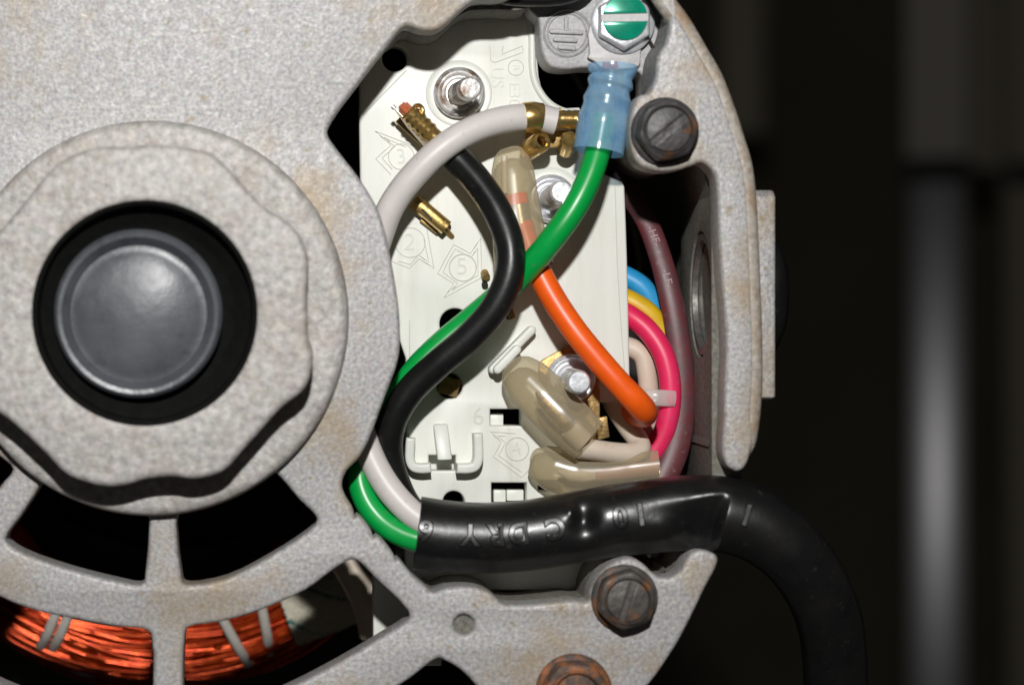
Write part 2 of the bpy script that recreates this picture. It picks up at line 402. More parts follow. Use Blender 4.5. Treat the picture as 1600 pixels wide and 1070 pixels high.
# ---------------------------------------------------------------- the motor: aluminium end bell
motor = thing('electric_motor', 'grey cast aluminium motor end bell with open wiring compartment', 'motor', P(235, 497, 0))
HX, HY, RB = 235, 497, 957
right_outer = [(1152, 735), (1167, 728), (1179, 695), (1186, 646), (1189, 598), (1189, 524), (1187, 471), (1183, 366), (1179, 300), (1173, 257), (1162, 220), (1147, 173), (1126, 120), (1105, 84), (1078, 38), (1050, 0)]
arc_out = circ(HX, HY, RB + 3, 90, 34, 322)
low_outer = [(1015, 1068), (1047, 1023), (1064, 995), (1084, 956), (1101, 920), (1122, 877), (1119, 867)]
low_inner = [(1101, 860), (1086, 861), (1074, 872), (1064, 891), (1051, 901), (1036, 902), (1021, 896), (1006, 881), (988, 872), (971, 874), (950, 885), (932, 903), (922, 925), (919, 940), (895, 938), (864, 941), (821, 945), (800, 945), (784, 942), (770, 929), (749, 919), (723, 916), (697, 919), (677, 926), (666, 917)]
left_in = [(643, 897), (622, 873), (619, 875), (615, 866), (590, 838), (584, 841), (580, 829), (559, 805), (555, 808), (551, 794), (541, 778), (534, 757), (541, 736), (559, 717), (575, 690), (596, 634), (609, 600), (620, 570), (625, 540), (624, 490), (619, 450), (612, 410), (604, 370), (590, 326), (563, 281), (523, 229), (511, 208), (520, 185), (560, 130), (600, 78), (630, 42)]
top_in = [(640, 41), (650, 45), (665, 48), (682, 47), (700, 35), (716, 20), (727, 10), (742, 1), (790, -2), (850, -30), (1000, -40), (1040, -14), (1047, 25), (1041, 66), (1028, 88), (1024, 125), (1012, 146), (998, 150), (988, 172), (984, 205), (988, 238), (998, 256), (1014, 264), (1036, 268), (1062, 265), (1081, 259), (1096, 254), (1108, 261), (1118, 276), (1121, 299), (1124, 382), (1128, 442), (1133, 500), (1135, 560), (1132, 608), (1132, 655), (1129, 703), (1136, 727)]
ro = [(1152, 736), (1164, 730), (1174, 704), (1178, 686)] + [(x - 11, y) for x, y in right_outer[3:-1]] + [(1044, 4)]
outline = ro + arc_out[2:] + low_outer + low_inner + left_in + top_in
def densify(pts, n=2):
    return sm(pts, n)
outline = densify(outline, 3)
winA = [(70, 742), (60, 762), (30, 808), (8, 840), (12, 849), (36, 864), (107, 889), (178, 907), (216, 914), (225, 909), (227, 895), (227, 782), (190, 778), (130, 766), (95, 752)]
winA2 = [(-100, 610), (-40, 682), (0, 713), (20, 733), (2, 757), (-40, 815), (-60, 820), (-140, 760), (-220, 620)]
winB = [(283, 782), (283, 900), (286, 911), (296, 914), (355, 903), (424, 868), (478, 833), (494, 818), (495, 808), (467, 779), (438, 745), (428, 738), (400, 750), (350, 768)]
winDl = [(-140, 800), (-60, 893), (0, 932), (53, 953), (107, 965), (178, 978), (228, 984), (236, 992), (236, 1100), (228, 1120), (120, 1110), (0, 1070), (-120, 1000), (-230, 880)]
winD = [(289, 988), (293, 980), (346, 971), (407, 953), (478, 921), (520, 890), (542, 877), (552, 874), (562, 878), (584, 900), (638, 954), (640, 964), (632, 973), (605, 990), (531, 1034), (456, 1073), (400, 1097), (345, 1112), (296, 1118), (289, 1110)]
winE = [(684, 1028), (640, 1060), (560, 1110), (500, 1140), (560, 1260), (700, 1240), (800, 1150), (760, 1090), (720, 1046), (694, 1031)]
dim = circ(725, 976, 16, 28)
slab('face_plate', [outline, sm(winA, 3), sm(winA2, 3), sm(winB, 3), sm(winDl, 3), sm(winD, 3), sm(winE, 3), dim], 0, -72, 7, M['cast'], motor, res=3)
mesh('dimple_floor', lathe_on(725, 976, -10, [(0, 0), (16.5, 0), (17, -3)], 28), M['cast_wall'], motor)
mesh('outer_rim', tube([P(x - 14, y, -17) for x, y in sm([(1173, 722)] + right_outer[2:] + [(1010, -60), (960, -110)], 4, False)], [5] + [16] * 14, 16), M['cast_rim'], motor, angle=60)
# deeper walls behind the plate edge
hidden_out = lambda a0, a1, r=RB - 30: circ(HX, HY, r, 24, a0, a1)
up_wall = [(560, 12), (596, 70), (628, 46), (640, 43), (650, 47), (665, 50), (682, 49), (700, 37), (716, 22), (727, 14), (744, 9), (790, 8), (830, 6), (836, -60), (560, -60)]
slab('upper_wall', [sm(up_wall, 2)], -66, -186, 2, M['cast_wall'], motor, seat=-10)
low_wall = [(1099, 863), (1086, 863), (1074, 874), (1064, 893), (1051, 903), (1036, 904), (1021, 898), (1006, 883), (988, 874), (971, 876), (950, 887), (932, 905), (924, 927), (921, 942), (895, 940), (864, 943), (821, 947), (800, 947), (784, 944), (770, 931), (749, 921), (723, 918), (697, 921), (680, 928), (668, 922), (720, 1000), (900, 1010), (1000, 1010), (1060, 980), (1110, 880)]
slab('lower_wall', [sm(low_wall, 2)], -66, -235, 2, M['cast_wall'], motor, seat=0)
fr = sm([(1048, -40), (1048, -5), (1047, 25), (1041, 66), (1028, 88), (1025, 120), (1022, 150), (1018, 170)], 6, False)
bk = sm([(1031, -40), (1031, -5), (1030, 26), (1022, 66), (1007, 92), (1002, 122), (1003, 152), (1006, 172)], 6, False)
rv, rf_ = [], []
for (x0, y0), (x1, y1) in zip(fr, bk):
    A_, B_ = P(x0, y0, -5), P(x1, y1, -112)
    rv += [A_, A_.lerp(B_, .5), B_, B_ + Vector((24, 0, -20)), A_ + Vector((14, 0, -30))]
for i in range(len(fr) - 1):
    for k in range(5): rf_.append((i * 5 + k, i * 5 + (k + 1) % 5, (i + 1) * 5 + (k + 1) % 5, (i + 1) * 5 + k))
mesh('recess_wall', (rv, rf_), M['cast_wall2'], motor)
boss = circ(1043, 205, 57, 36)
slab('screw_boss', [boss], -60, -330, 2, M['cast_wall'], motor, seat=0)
# right wall with the conduit hole (drawn edge-on: depth and height)
def edge_slab(name, loops, x0, x1, bevel, mtl, parent):
    me = slab_mesh([[Vector((p[0], p[1], 0)) for p in lp] for lp in loops], x1, x0, bevel, 2)
    # slab_mesh gives (x=depth value, -z, y): turn it so that depth runs along the view axis
    for v in me.vertices:
        dd, nz, yy = v.co; v.co = (-nz, -dd, yy)
    bm = bmesh.new(); bm.from_mesh(me); bmesh.ops.remove_doubles(bm, verts=bm.verts, dist=1e-6); bm.to_mesh(me); bm.free()
    finish(me, 40); return link(name, me, mtl, parent)
hole = [(-163 + 96 * math.cos(R(a)), 42 + 103 * math.sin(R(a))) for a in range(0, 360, 8)]
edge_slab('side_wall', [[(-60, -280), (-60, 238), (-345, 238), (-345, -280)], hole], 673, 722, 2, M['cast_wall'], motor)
hole2 = [(-163 + 90 * math.cos(R(a)), 42 + 96 * math.sin(R(a))) for a in range(0, 360, 8)]
edge_slab('conduit_flange', [[(-50, -122), (-50, 196), (-62, 206), (-300, 206), (-310, 196), (-310, -122), (-300, -128), (-60, -128)], hole2], 723, 773, 6, M['cast'], motor)
ring = lathe((0, 42, -163), [(99, 676), (88, 676), (85, 684), (90, 690), (85, 697), (90, 704), (85, 711), (88, 722), (99, 722)], 56, 'x')
mesh('thread_ring', ring, M['dull_steel'], motor)
# outer skirt, dark inside of the housing
sk = lathe(P(HX, HY, 0), [(RB - 8, -72), (RB - 8, -900), (RB - 48, -900), (RB - 48, -72)], 120, 'z', -13, 334)
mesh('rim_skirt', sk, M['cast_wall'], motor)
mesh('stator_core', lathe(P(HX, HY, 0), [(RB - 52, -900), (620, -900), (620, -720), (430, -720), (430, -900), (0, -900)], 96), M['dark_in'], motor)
# hub
mesh('hub_collar', lathe(P(HX, HY, 30), [(309, -34), (305, -6), (302, -1), (297, 2), (292, 3), (225, 3), (220, 0), (160, 0)], 120), M['cast_dirty'], motor)
nut = [(480, 450), (481, 500), (483, 532), (489, 547), (487, 577), (476, 607), (439, 637), (397, 684), (377, 706), (350, 735), (319, 746), (295, 748), (277, 745), (255, 745), (225, 749), (195, 758), (165, 760), (130, 752), (101, 739), (75, 712), (19, 660), (-18, 632), (-32, 612), (-36, 580), (-30, 540), (-30, 450), (-34, 420), (-28, 395), (-5, 366), (35, 318), (70, 275), (87, 258), (115, 241), (157, 229), (195, 229), (231, 226), (262, 227), (297, 231), (325, 238), (350, 256), (367, 274), (395, 306), (420, 328), (451, 348), (469, 369), (482, 405)]
slab('hub_plate', [sm(nut, 3), circ(226, 489, 172, 64)], 122, 30, 10, M['cast_dirty'], motor, res=4)

# earth pad and its symbol
pad = [(826, -50), (826, 12), (833, 22), (841, 30), (843, 50), (845, 76), (851, 94), (860, 104), (875, 108), (893, 108), (912, 106), (950, 108), (990, 110), (1003, 118), (1004, 150), (1012, 190), (1034, 190), (1036, 60), (1034, -50)]
gp = slab('ground_pad', [sm(pad, 3)], -106, -190, 5, M['earth'], motor)
ds = -105.5
sym = [ridge(circ(886, 52, 36, 40), ds, 2.6, True), ridge(circ(886, 52, 30.5, 40), ds, 1.6, True)]
mesh('earth_circle', join(*sym), M['emb'] if False else M['earth'], gp)
for nm, lps in (('earth_stem', capsule((885, 29), (885, 47), 3.4)), ('earth_bar', capsule((862, 49), (908, 51), 3.6)), ('earth_bar', capsule((868, 61.5), (899, 63), 3.8)), ('earth_bar', capsule((875, 74), (897, 75.5), 3.6))):
    me_o = slab(nm, [lps], ds + 5, ds - 6, 1.6, M['earth'], gp, res=2)

# ---------------------------------------------------------------- shaft plug in the hub
plug = thing('shaft_plug', 'round dark grey dished plug in black ring at the hub centre', 'plug', P(225, 489, 60))
mesh('seal_ring', lathe(P(226, 489, 122), [(165, -90), (167, -12), (170.5, -1.5), (167, .5), (163, -3), (160, -30), (138, -50), (130, -58), (60, -72), (0, -72)], 72), M['seal'], plug)
mesh('plug_cap', lathe(P(217, 490, 78), [(128, -12), (129, 12), (127, 20), (122, 24), (116, 23), (110, 16), (104, 8), (98, 8), (92, 10), (82, 13.2), (70, 15.6), (55, 18), (38, 20), (20, 21.4), (0, 22)], 80), M['capm'], plug)

# ---------------------------------------------------------------- terminal board
BZ = -190
tb = thing('terminal_board', 'white plastic terminal board filling the wiring compartment', 'terminal board', P(760, 460, BZ))
bo = [(562, -60), (561, 180), (563, 300), (590, 430), (634, 560), (634, 880), (583, 900), (583, 1040), (690, 1040), (700, 922), (900, 922), (938, 800), (938, 629), (985, 629), (984, 578), (982, 480), (980, 400), (978, 340), (976, 292), (972, 284), (942, 271), (936, 262), (932, 230), (926, 200), (905, 168), (885, 169), (868, 165), (857, 156), (847, 140), (842, 120), (840, 95), (840, -60)]
h_rect = lambda x0, y0, x1, y1: [(x0, y0), (x1, y0), (x1, y1), (x0, y1)]
holes = [circ(617, 92, 20), circ(711, 506, 24), circ(709, 784, 17), h_rect(766, 639, 815, 665), h_rect(768, 754, 823, 787), h_rect(670, 711, 712, 735), h_rect(841, 750, 880, 768),
         circ(703, 603, 20, 18)]
slab('board', [bo] + holes, BZ, BZ - 50, 4, M['board'], tb, res=2)
mesh('inner_rib', box(P(775, 656, BZ - 46), (11, 0, 0), (0, 11, 0), (0, 0, 14)), M['board2'], tb, bevel=1.5)
mesh('inner_rib', box(P(779, 773, BZ - 46), (10, 0, 0), (0, 10, 0), (0, 0, 22)), M['board2'], tb, bevel=1.5)
mesh('inner_rib', box(P(803, 772, BZ - 46), (14, 0, 0), (0, 9, 0), (0, 0, 22)), M['board2'], tb, bevel=1.5)
mesh('backing_plate', box(P(690, 722, BZ - 52), (34, 0, 0), (0, 18, 0), (0, 0, 6)), M['board2'], tb)
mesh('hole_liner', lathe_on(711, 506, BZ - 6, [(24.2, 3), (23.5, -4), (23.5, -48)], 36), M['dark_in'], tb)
ER = BZ + .2
for pts in ([(961, 292), (964, 406), (969, 493), (975, 570), (977, 626)], [(566, 181), (635, 110)], [(640, 500), (640, 560), (640, 650), (639, 780)]):
    mesh('edge_line', ridge(pts, ER, 1.0), M['emb'], tb)
lip = [(826, 20), (828, 60), (829, 110), (833, 130), (841, 146), (850, 158), (862, 168), (880, 176), (900, 178)]
mesh('rounded_lip', tube([P(x + 3, y - 1, BZ - 1) for x, y in sm(lip, 4, False)], 6, 10), M['board2'], tb)
def marking(*parts): return mesh('moulded_number', join(*parts), M['emb'], tb)
dg = lambda t, x, y, s=44, r=0: lettering(t, x, y, ER, s, r, .9)
marking(ridge(circ(627, 245, 20), ER, .9, True), dg('3', 627, 245, 36, 8))
marking(ridge(circ(641, 379, 23), ER, .9, True), dg('2', 640, 379, 40, -4))
marking(ridge(circ(723, 418, 21), ER, 1.2, True), dg('5', 722, 417, 40, 4))
marking(ridge(circ(808, 701, 18), ER, 1.1, True), dg('4', 807, 701, 30, 12))
marking(dg('6', 747, 651, 42, 3))
st = lambda pts: mesh('moulded_outline', ridge(pts, ER, .9), M['emb'], tb)
st([(640, 226), (586, 205), (611, 227), (587, 248), (611, 273)]); st([(634, 230), (600, 215), (617, 229), (597, 247), (613, 265)])
st([(612, 408), (640, 419), (655, 404), (678, 419), (667, 358)]); st([(622, 408), (641, 413), (654, 398), (670, 410), (662, 372)])
st([(696, 404), (709, 382), (735, 396), (751, 372), (753, 433), (694, 465), (709, 443), (684, 427), (696, 404)]); st([(702, 404), (711, 389), (736, 402), (746, 388), (747, 430), (706, 453), (715, 443), (692, 425), (702, 404)])
st([(806, 677), (766, 674), (783, 690), (771, 713), (815, 745), (826, 734)]); st([(790, 681), (777, 680), (790, 691), (779, 711), (815, 737)])
for t, x, y, s in (('US', 776, 121, 30), ('E30', 803, 148, 27)):
    mesh('moulded_lettering', lettering(t, x, y, ER, s, -90, .9), M['emb'], tb)
mesh('moulded_lettering', join(lettering('R', 806, 106, ER, 17, -90, .9), ridge(circ(806, 106, 12), ER, .9, True)), M['emb'], tb)
mesh('moulded_outline', ridge([(765, 72), (767, 95), (773, 98), (817, 82), (817, 72), (784, 85), (786, 72)], ER, .9), M['emb'], tb)
# clips moulded on the board
def bar_path(pts, r):
    q = sm(pts, 4, False); L = []; Rr = []
    for i, (x, y) in enumerate(q):
        a = q[max(0, i - 1)]; b = q[min(len(q) - 1, i + 1)]; dx, dy = b[0] - a[0], b[1] - a[1]; n = math.hypot(dx, dy)
        L.append((x - dy / n * r, y + dx / n * r)); Rr.append((x + dy / n * r, y - dx / n * r))
    return L + Rr[::-1]
slab('cord_clip', [bar_path([(642, 684), (641, 702), (641, 718), (646, 729), (657, 732), (674, 731)], 7.5)], BZ + 36, BZ - 3, 4, M['board2'], tb)
slab('cord_clip', [bar_path([(747, 677), (748, 700), (747, 720), (742, 729), (732, 732), (714, 732)], 7.5)], BZ + 36, BZ - 3, 4, M['board2'], tb)
fa, fb = P(688, 664, BZ), P(694, 716, BZ + 30)
mesh('clip_finger', ([P(677, 662, BZ), P(699, 661, BZ), P(683, 719, BZ - 2), P(707, 718, BZ - 2), P(677, 663, BZ + 16), P(699, 662, BZ + 16), P(684, 719, BZ + 34), P(706, 718, BZ + 34)],
     [(0, 1, 3, 2), (4, 6, 7, 5), (0, 4, 5, 1), (2, 3, 7, 6), (0, 2, 6, 4), (1, 5, 7, 3)]), M['board2'], tb, bevel=3)
slab('moulded_peg', [capsule((831, 516), (771, 577), 7)], BZ + 30, BZ - 3, 4, M['board2'], tb)
slab('moulded_peg', [capsule((808, 546), (778, 577), 7)], BZ + 46, BZ - 3, 4, M['board2'], tb)
# brass tabs riveted through the board
def tab(px0, py0, px1, py1, wd, h, mtl, name='brass_tab'):
    a, b = P(px0, py0, BZ), P(px1, py1, BZ); T = (b - a).normalized(); S = Vector((-T.y, T.x, 0)) ; up = Vector((0, 0, 1))
    # folded channel: profile across S/up, rolled along the upper edge
    pr = [(-wd * .5, 0), (-wd * .5, h * .75), (-wd * .42, h * .95), (-wd * .2, h), (wd * .15, h), (wd * .38, h * .95), (wd * .5, h * .75), (wd * .5, h * .35), (wd * .4, h * .2), (wd * .3, h * .35), (wd * .3, h * .7), (wd * .1, h * .84), (-wd * .25, h * .82), (-wd * .34, h * .6), (-wd * .34, 0)]
    V = []; n = len(pr)
    for c in (a, a.lerp(b, .5), b):
        for s, u in pr: V.append(c + S * s + up * u)
    F = []
    for i in range(2):
        for k in range(n): F.append((i * n + k, i * n + (k + 1) % n, (i + 1) * n + (k + 1) % n, (i + 1) * n + k))
    F.append(tuple(range(n))); F.append(tuple(2 * n + k for k in range(n)))
    return mesh(name, (V, F), mtl, tb, angle=50)
tab(645, 314, 696, 357, 25, 36, M['brass'])
pa, pb = P(694, 356, BZ + 10), P(706, 370, BZ)
mesh('brass_pin', tube([pa, pa.lerp(pb, .5), pb, pb + Vector((2, -3, -14))], 4.5, 10), M['brass_dull'], tb)
mesh('brass_fold', box(P(671, 353, BZ + 5), (14, -11, 0), (-2.5, -3, 0), (0, 0, 7)), M['brass'], tb, bevel=1)
mesh('slit', box(P(667, 335, BZ + 36.5), (8, -8.5, 0), (1.1, 1.0, 0), (0, 0, .6)), M['dark_in'], tb)
mesh('rivet_tab', box(P(701, 603, BZ - 8), (16, -5, 0), (4, 14, 0), (0, 0, 12)), M['brass_dull'], tb, bevel=2)
mesh('brass_stub', tube([P(757, 426, BZ - 4), P(758, 430, BZ + 10), P(760, 434, BZ + 14)], 6.5, 12), M['brass_dull'], tb)
mesh('brass_stub', tube([P(757, 443, BZ - 4), P(758, 446, BZ + 8)], 5, 12), M['dark_in'], tb)
mesh('brass_stub', box(P(796, 486, BZ + 5), (5, -13, 0), (5, 2, 0), (0, 0, 10)), M['brass_dull'], tb, bevel=1.5)
mesh('slit', box(P(790, 488, BZ + 1), (5, -11, 0), (2.5, 1, 0), (0, 0, 1)), M['dark_in'], tb)
slab('brass_bracket', [[(842, 568), (848, 562), (893, 537), (900, 536), (937, 556), (938, 700), (906, 700), (880, 640), (842, 590)]], BZ + 12, BZ + 1, 1.5, M['brass_dull'], tb, res=2)

# ---------------------------------------------------------------- steel studs and nuts
def stud(label, nx, ny, tx, ty, nr, mt, zb=BZ, top=70, tz=-62, rim=True):
    t = thing('terminal_stud', label, 'stud', P(nx, ny, zb), 'steel studs holding the terminal board')
    f = (D - zb) / D
    if rim: mesh('moulded_seat', lathe_on(nx, ny, zb, [(nr + 12, .2), (nr + 10, 1.4), (nr + 8, .4), (nr, 1.0)], 56), M['board2'], t)
    mesh('nut', lathe_on(nx, ny, zb, [(nr, .6), (nr, 12), (nr - 1.5, 16), (nr - 4, 17.5), (nr - 6.5, 16.5), (nr - 8.5, 10), (nr - 13, 5), (nr - 16, 6), (nr - 19, 9), (10, 9)], 60), mt, t)
    a = P(nx + (tx - nx) * .02 - 2, ny + (ty - ny) * .02 + 2, zb); b = P(tx, ty, tz)
    r = 18.6
    pr = [(r + 1, 0)]; n = 22
    for i in range(1, n):
        u = i / n * .88
        pr.append((r + (1.0 if i % 2 else -1.1), u))
    pr += [(r + .2, .9), (r - .2, .965), (r - 2.4, .985), (r - 2.9, 1.0), (r - 8, 1.002), (0, 1.0)]
    mesh('stud', lathe_dir(a, b, pr, 40), mt, t, angle=22)
    return t
stud('rust tinged steel stud in a shiny nut at the top of the white board', 717, 146, 735, 138, 40, M['steel_rust'], tz=-66)
stud('clean steel stud half hidden behind the curving green wire', 860, 311, 878, 300, 38, M['steel'], tz=-80)
stud('bright steel stud on a brass bracket beside the orange wire', 891, 591, 905, 597, 38, M['steel'], zb=BZ + 13, tz=-50, rim=False)

# ---------------------------------------------------------------- screws
def slotted(c, r, h0, h1, hs, wslot, ang, n=16):
    """disc with a cut slot; c face-frame base"""
    a0 = math.asin(wslot / 2 / r); ring = []
    for k in range(n + 1): ring.append(a0 + (math.pi - 2 * a0) * k / n)
    low = [a + math.pi for a in ring]
    ca, sa = math.cos(R(ang)), math.sin(R(ang))
    def pt(a, z):
        x, y = r * math.cos(a), r * math.sin(a); return (c[0] + x * ca - y * sa, c[1] + x * sa + y * ca, c[2] + z)
    V = []; F = []
    def add(a, z): V.append(pt(a, z)); return len(V) - 1
    U = [add(a, h1) for a in ring]; Lw = [add(a, h1) for a in low]
    Us = [add(ring[0], hs), add(ring[-1], hs)]; Ls = [add(low[0], hs), add(low[-1], hs)]
    Ub = [add(a, h0) for a in ring]; Lb = [add(a, h0) for a in low]
    F.append(tuple(U)); F.append(tuple(Lw)); F.append((Us[0], Us[1], Ls[0], Ls[1]))
    F.append((U[0], U[-1], Us[1], Us[0])); F.append((Lw[0], Lw[-1], Ls[1], Ls[0]))
    for X, B, S in ((U, Ub, Us), (Lw, Lb, Ls)):
        m = len(X)
        F.append((B[0], B[1], X[1], X[0], S[0])); F.append((B[m - 2], B[m - 1], S[1], X[m - 1], X[m - 2]))
        for k in range(1, m - 2): F.append((B[k], B[k + 1], X[k + 1], X[k]))
    F.append((Ub[-1], Lb[0], Ls[0], Us[1])); F.append((Lb[-1], Ub[0], Us[0], Ls[1]))
    return V, F
def hexa(c, r, h0, h1, ang):
    V = []; 
    for (rr, h) in ((r, h0), (r, h1 - 4), (r * .93, h1)):
        for k in range(6):
            a = R(ang + 60 * k); V.append((c[0] + rr * math.cos(a), c[1] + rr * math.sin(a), c[2] + h))
    F = [tuple(range(12, 18))]
    for j in range(2):
        for k in range(6): F.append((j * 6 + k, j * 6 + (k + 1) % 6, (j + 1) * 6 + (k + 1) % 6, (j + 1) * 6 + k))
    return V, F
def worn_hex(c, r, h0, h1, ang, soft=.5):
    V = []; F = []; n = 72
    prof = [(1.0, h0), (1.0, h1 - 12), (.985, h1 - 6), (.94, h1 - 1.5), (.86, h1), (.5, h1)]
    for sc, h in prof:
        for k in range(n):
            a = 2 * math.pi * k / n; m = (a % (math.pi / 3)) - math.pi / 6
            hx = math.cos(math.pi / 6) / math.cos(m); s2 = soft + (1 - soft) * (0 if sc > .9 else .6)
            rr = r * sc * (hx * (1 - s2) + .955 * s2)
            V.append((c[0] + rr * math.cos(a + R(ang)), c[1] + rr * math.sin(a + R(ang)), c[2] + h))
    for j in range(len(prof) - 1):
        for k in range(n): F.append((j * n + k, j * n + (k + 1) % n, (j + 1) * n + (k + 1) % n, (j + 1) * n + k))
    F.append(tuple((len(prof) - 1) * n + k for k in range(n)))
    return V, F
def screw(label, px, py, d, rf, rh, rt, ang, hang, m1, m2, group='slotted hex screws in the casting'):
    t = thing('hex_screw', label, 'screw', P(px, py, d), group)
    c = P(px, py, d)
    mesh('flange', lathe(c, [(rf * .9, 0), (rf, 2), (rf, 7), (rf - 3, 10), (rh * .8, 13)], 56), m1, t)
    mesh('hex_head', worn_hex(c, rh, 8, 40, hang, .45), m1, t, angle=50)
    mesh('raised_ring', lathe(c, [(rt + 7, 36), (rt + 6, 43), (rt + 3, 45), (rt + .5, 41), (rt + .3, 36)], 48), m1, t)
    mesh('slotted_top', slotted(c, rt, 30, 45, 35, 9.5, ang), m2, t, bevel=1.2)
    return t
screw('dark slotted hex screw with a diagonal slot at upper right of the casting', 1038, 206, 1, 53, 50, 34, 39, 12, M['ox'], M['ox'])
screw('rust streaked slotted hex screw below the black cable', 975, 933, 1, 52, 48, 32, 72, 20, M['ox_rust'], M['ox_rust'])
screw('heavily rusted orange brown screw cut by the bottom picture edge', 896, 1080, 1, 60, 56, 33, 20, 0, M['rust'], M['rust'])
gs = thing('ground_screw', 'bright hex grounding screw with green painted slotted face', 'screw', P(972, 34, -100))
c = P(972, 36, -98)
mesh('flange', lathe(c, [(46, 0), (51, 2), (51, 8), (46, 11), (38, 12)], 56), M['steel'], gs)
mesh('hex_head', hexa(c, 47, 9, 30, 90), M['steel'], gs, bevel=2.5)
mesh('slotted_face', slotted(c + Vector((0, 4, 0)), 36, 26, 34, 30.4, 13, 1), M['greenp'], gs, bevel=1.2)
mesh('slot_floor', box(c + Vector((0, 4, 30.4)), (37, .7, 0), (0, 6.0, 0), (0, 0, 1)), M['tongue'], gs)

# ---------------------------------------------------------------- black cable
CP = [(652, 832, -66), (700, 838, -64), (765, 840, -62), (830, 835, -60), (890, 825, -58), (952, 814, -56), (1015, 806, -54), (1077, 801, -50), (1118, 802, -44), (1150, 808, -42), (1190, 825, -40), (1235, 860, -44), (1272, 910, -58), (1295, 965, -82), (1303, 1013, -110), (1306, 1075, -150), (1306, 1150, -200)]
cable = thing('power_cable', 'thick black power cable crossing the casting and curving down to the right', 'cable', P(700, 838, -64))
qc = path(CP, 26)
def cab_disp(v, rad, i, th):
    x, y = unP(v); z = v[2]
    if rad.z > 0:
        def g(cx, cy, sx, sy): return math.exp(-((x - cx) / sx) ** 2 - ((y - cy) / sy) ** 2)
        depth = 15 * g(912, 812, 20, 26) - 7 * g(893, 800, 9, 12) + 8 * g(1085, 812, 22, 20) - 5 * g(1073, 826, 8, 7) + 5 * g(1050, 800, 40, 14)
        v = v - rad.normalized() * depth
        xe = 1141 - (y - 775) * .27               # pressed flat by the cover plate: a facet that ends in a crease
        if 1030 < x < xe + 3 and y > 772:
            e = min(1, max(0, (x - 1030) / 60)); e = e * e * (3 - 2 * e)
            e *= min(1, max(0, (xe + 3 - x) / 13))
            lim = 3 - (y - 776) * .42
            if v[2] > lim: v = Vector((v[0], v[1], v[2] + (lim - v[2]) * e * .8))
    return v
rad_c = [57, 56, 55, 55, 55.5, 57, 58, 58.5, 59.5, 59, 57, 54, 52, 51, 50, 49.5, 49]
mesh('jacket', tube(qc, rad_c, 84, True, disp=cab_disp), M['jacket'], cable, angle=60)
def on_path(q, rr, s_px, V, x_dir=-1, tilt=0.0, lift=1.5, zrad=None):
    """lay flat lettering on the viewer side of a tube, centred at picture x (s_px); zrad: half depth for flat tubes"""
    L = [0.0]
    for a, b in zip(q[:-1], q[1:]): L.append(L[-1] + (b - a).length)
    i0 = min(range(len(q)), key=lambda i: (unP(q[i])[0] - s_px[0]) ** 2 + (unP(q[i])[1] - s_px[1]) ** 2); s0 = L[i0]
    out = []
    for v in V:
        s = s0 + v.x * x_dir
        j = 0
        while j < len(L) - 2 and L[j + 1] < s: j += 1
        t = (s - L[j]) / (L[j + 1] - L[j]); c = q[j].lerp(q[j + 1], t); T = (q[j + 1] - q[j]).normalized()
        Nn = Vector((0, 0, 1)) - T * T.z; Nn.normalize(); B = Nn.cross(T)
        if zrad is None:
            th = v.y * x_dir / rr + tilt; rad = Nn * math.cos(th) + B * math.sin(th); out.append(c + rad * (rr + lift + v.z))
        else:
            out.append(c + B * (v.y * x_dir) + Nn * (zrad * math.sqrt(max(0, 1 - (v.y / rr) ** 2)) + lift + v.z))
    return out
for ch, x, y, rr in (('6', 664, 832, 56.6), ('Y', 733, 838, 55.4), ('R', 772, 840, 55), ('D', 808, 838, 55), ('C', 864, 830, 55.4), ('0', 964, 812, 57.3), ('1', 996, 808, 58), ('I', 1156, 808, 58.6)):
    V, F = glyphs(ch, 44, 1.8, 1.0, 1.8)
    mesh('raised_letter', (on_path(qc, rr, (x, y), V, -1, .2, .3), F), M['jacket'], cable, angle=50)

# ---------------------------------------------------------------- wires
def wire(name, label, pts, r, mtl, group='coloured wires in the compartment', root=None, n=8, seg=20, flat=1.0):
    t = root or thing(name, label, 'wire', P(*pts[0][:3]), group)
    mesh('insulation', tube(path(pts, n), r, seg, True, flat), mtl, t, angle=60)
    return t
ww = wire('white_wire', 'white wire arching from a brass terminal to the left rim and into the cable',
     [(868, 190, -112), (838, 184, -110), (795, 186, -100), (745, 200, -88), (695, 229, -80), (645, 276, -84), (612, 322, -96), (592, 372, -107), (570, 450, -110), (553, 540, -110), (556, 630, -108), (571, 690, -104), (590, 735, -92), (617, 775, -80), (655, 810, -70), (700, 828, -66)], 21.5, M['wwhite'])
bw = wire('black_wire', 'black wire bending in an S from the small brass terminal to the cable',
     [(688, 224, -118), (712, 246, -112), (745, 282, -98), (778, 332, -80), (797, 385, -66), (796, 428, -60), (775, 478, -62), (735, 525, -72), (685, 568, -84), (640, 612, -96), (614, 656, -104), (606, 700, -118), (615, 745, -124), (640, 795, -116), (690, 832, -90)], 23, M['wblack'])
gw = wire('green_wire', 'green grounding wire from the blue sleeve down behind the black wire to the cable',
     [(945, 180, -72), (937, 225, -66), (922, 275, -56), (897, 325, -50), (863, 373, -56), (822, 422, -84), (780, 462, -112), (735, 500, -126), (690, 537, -130), (652, 575, -130), (622, 618, -132), (600, 662, -134), (570, 710, -122), (562, 746, -110), (573, 783, -100), (597, 814, -90), (628, 834, -80), (665, 845, -72), (700, 848, -70)], 20, M['wgreen'])
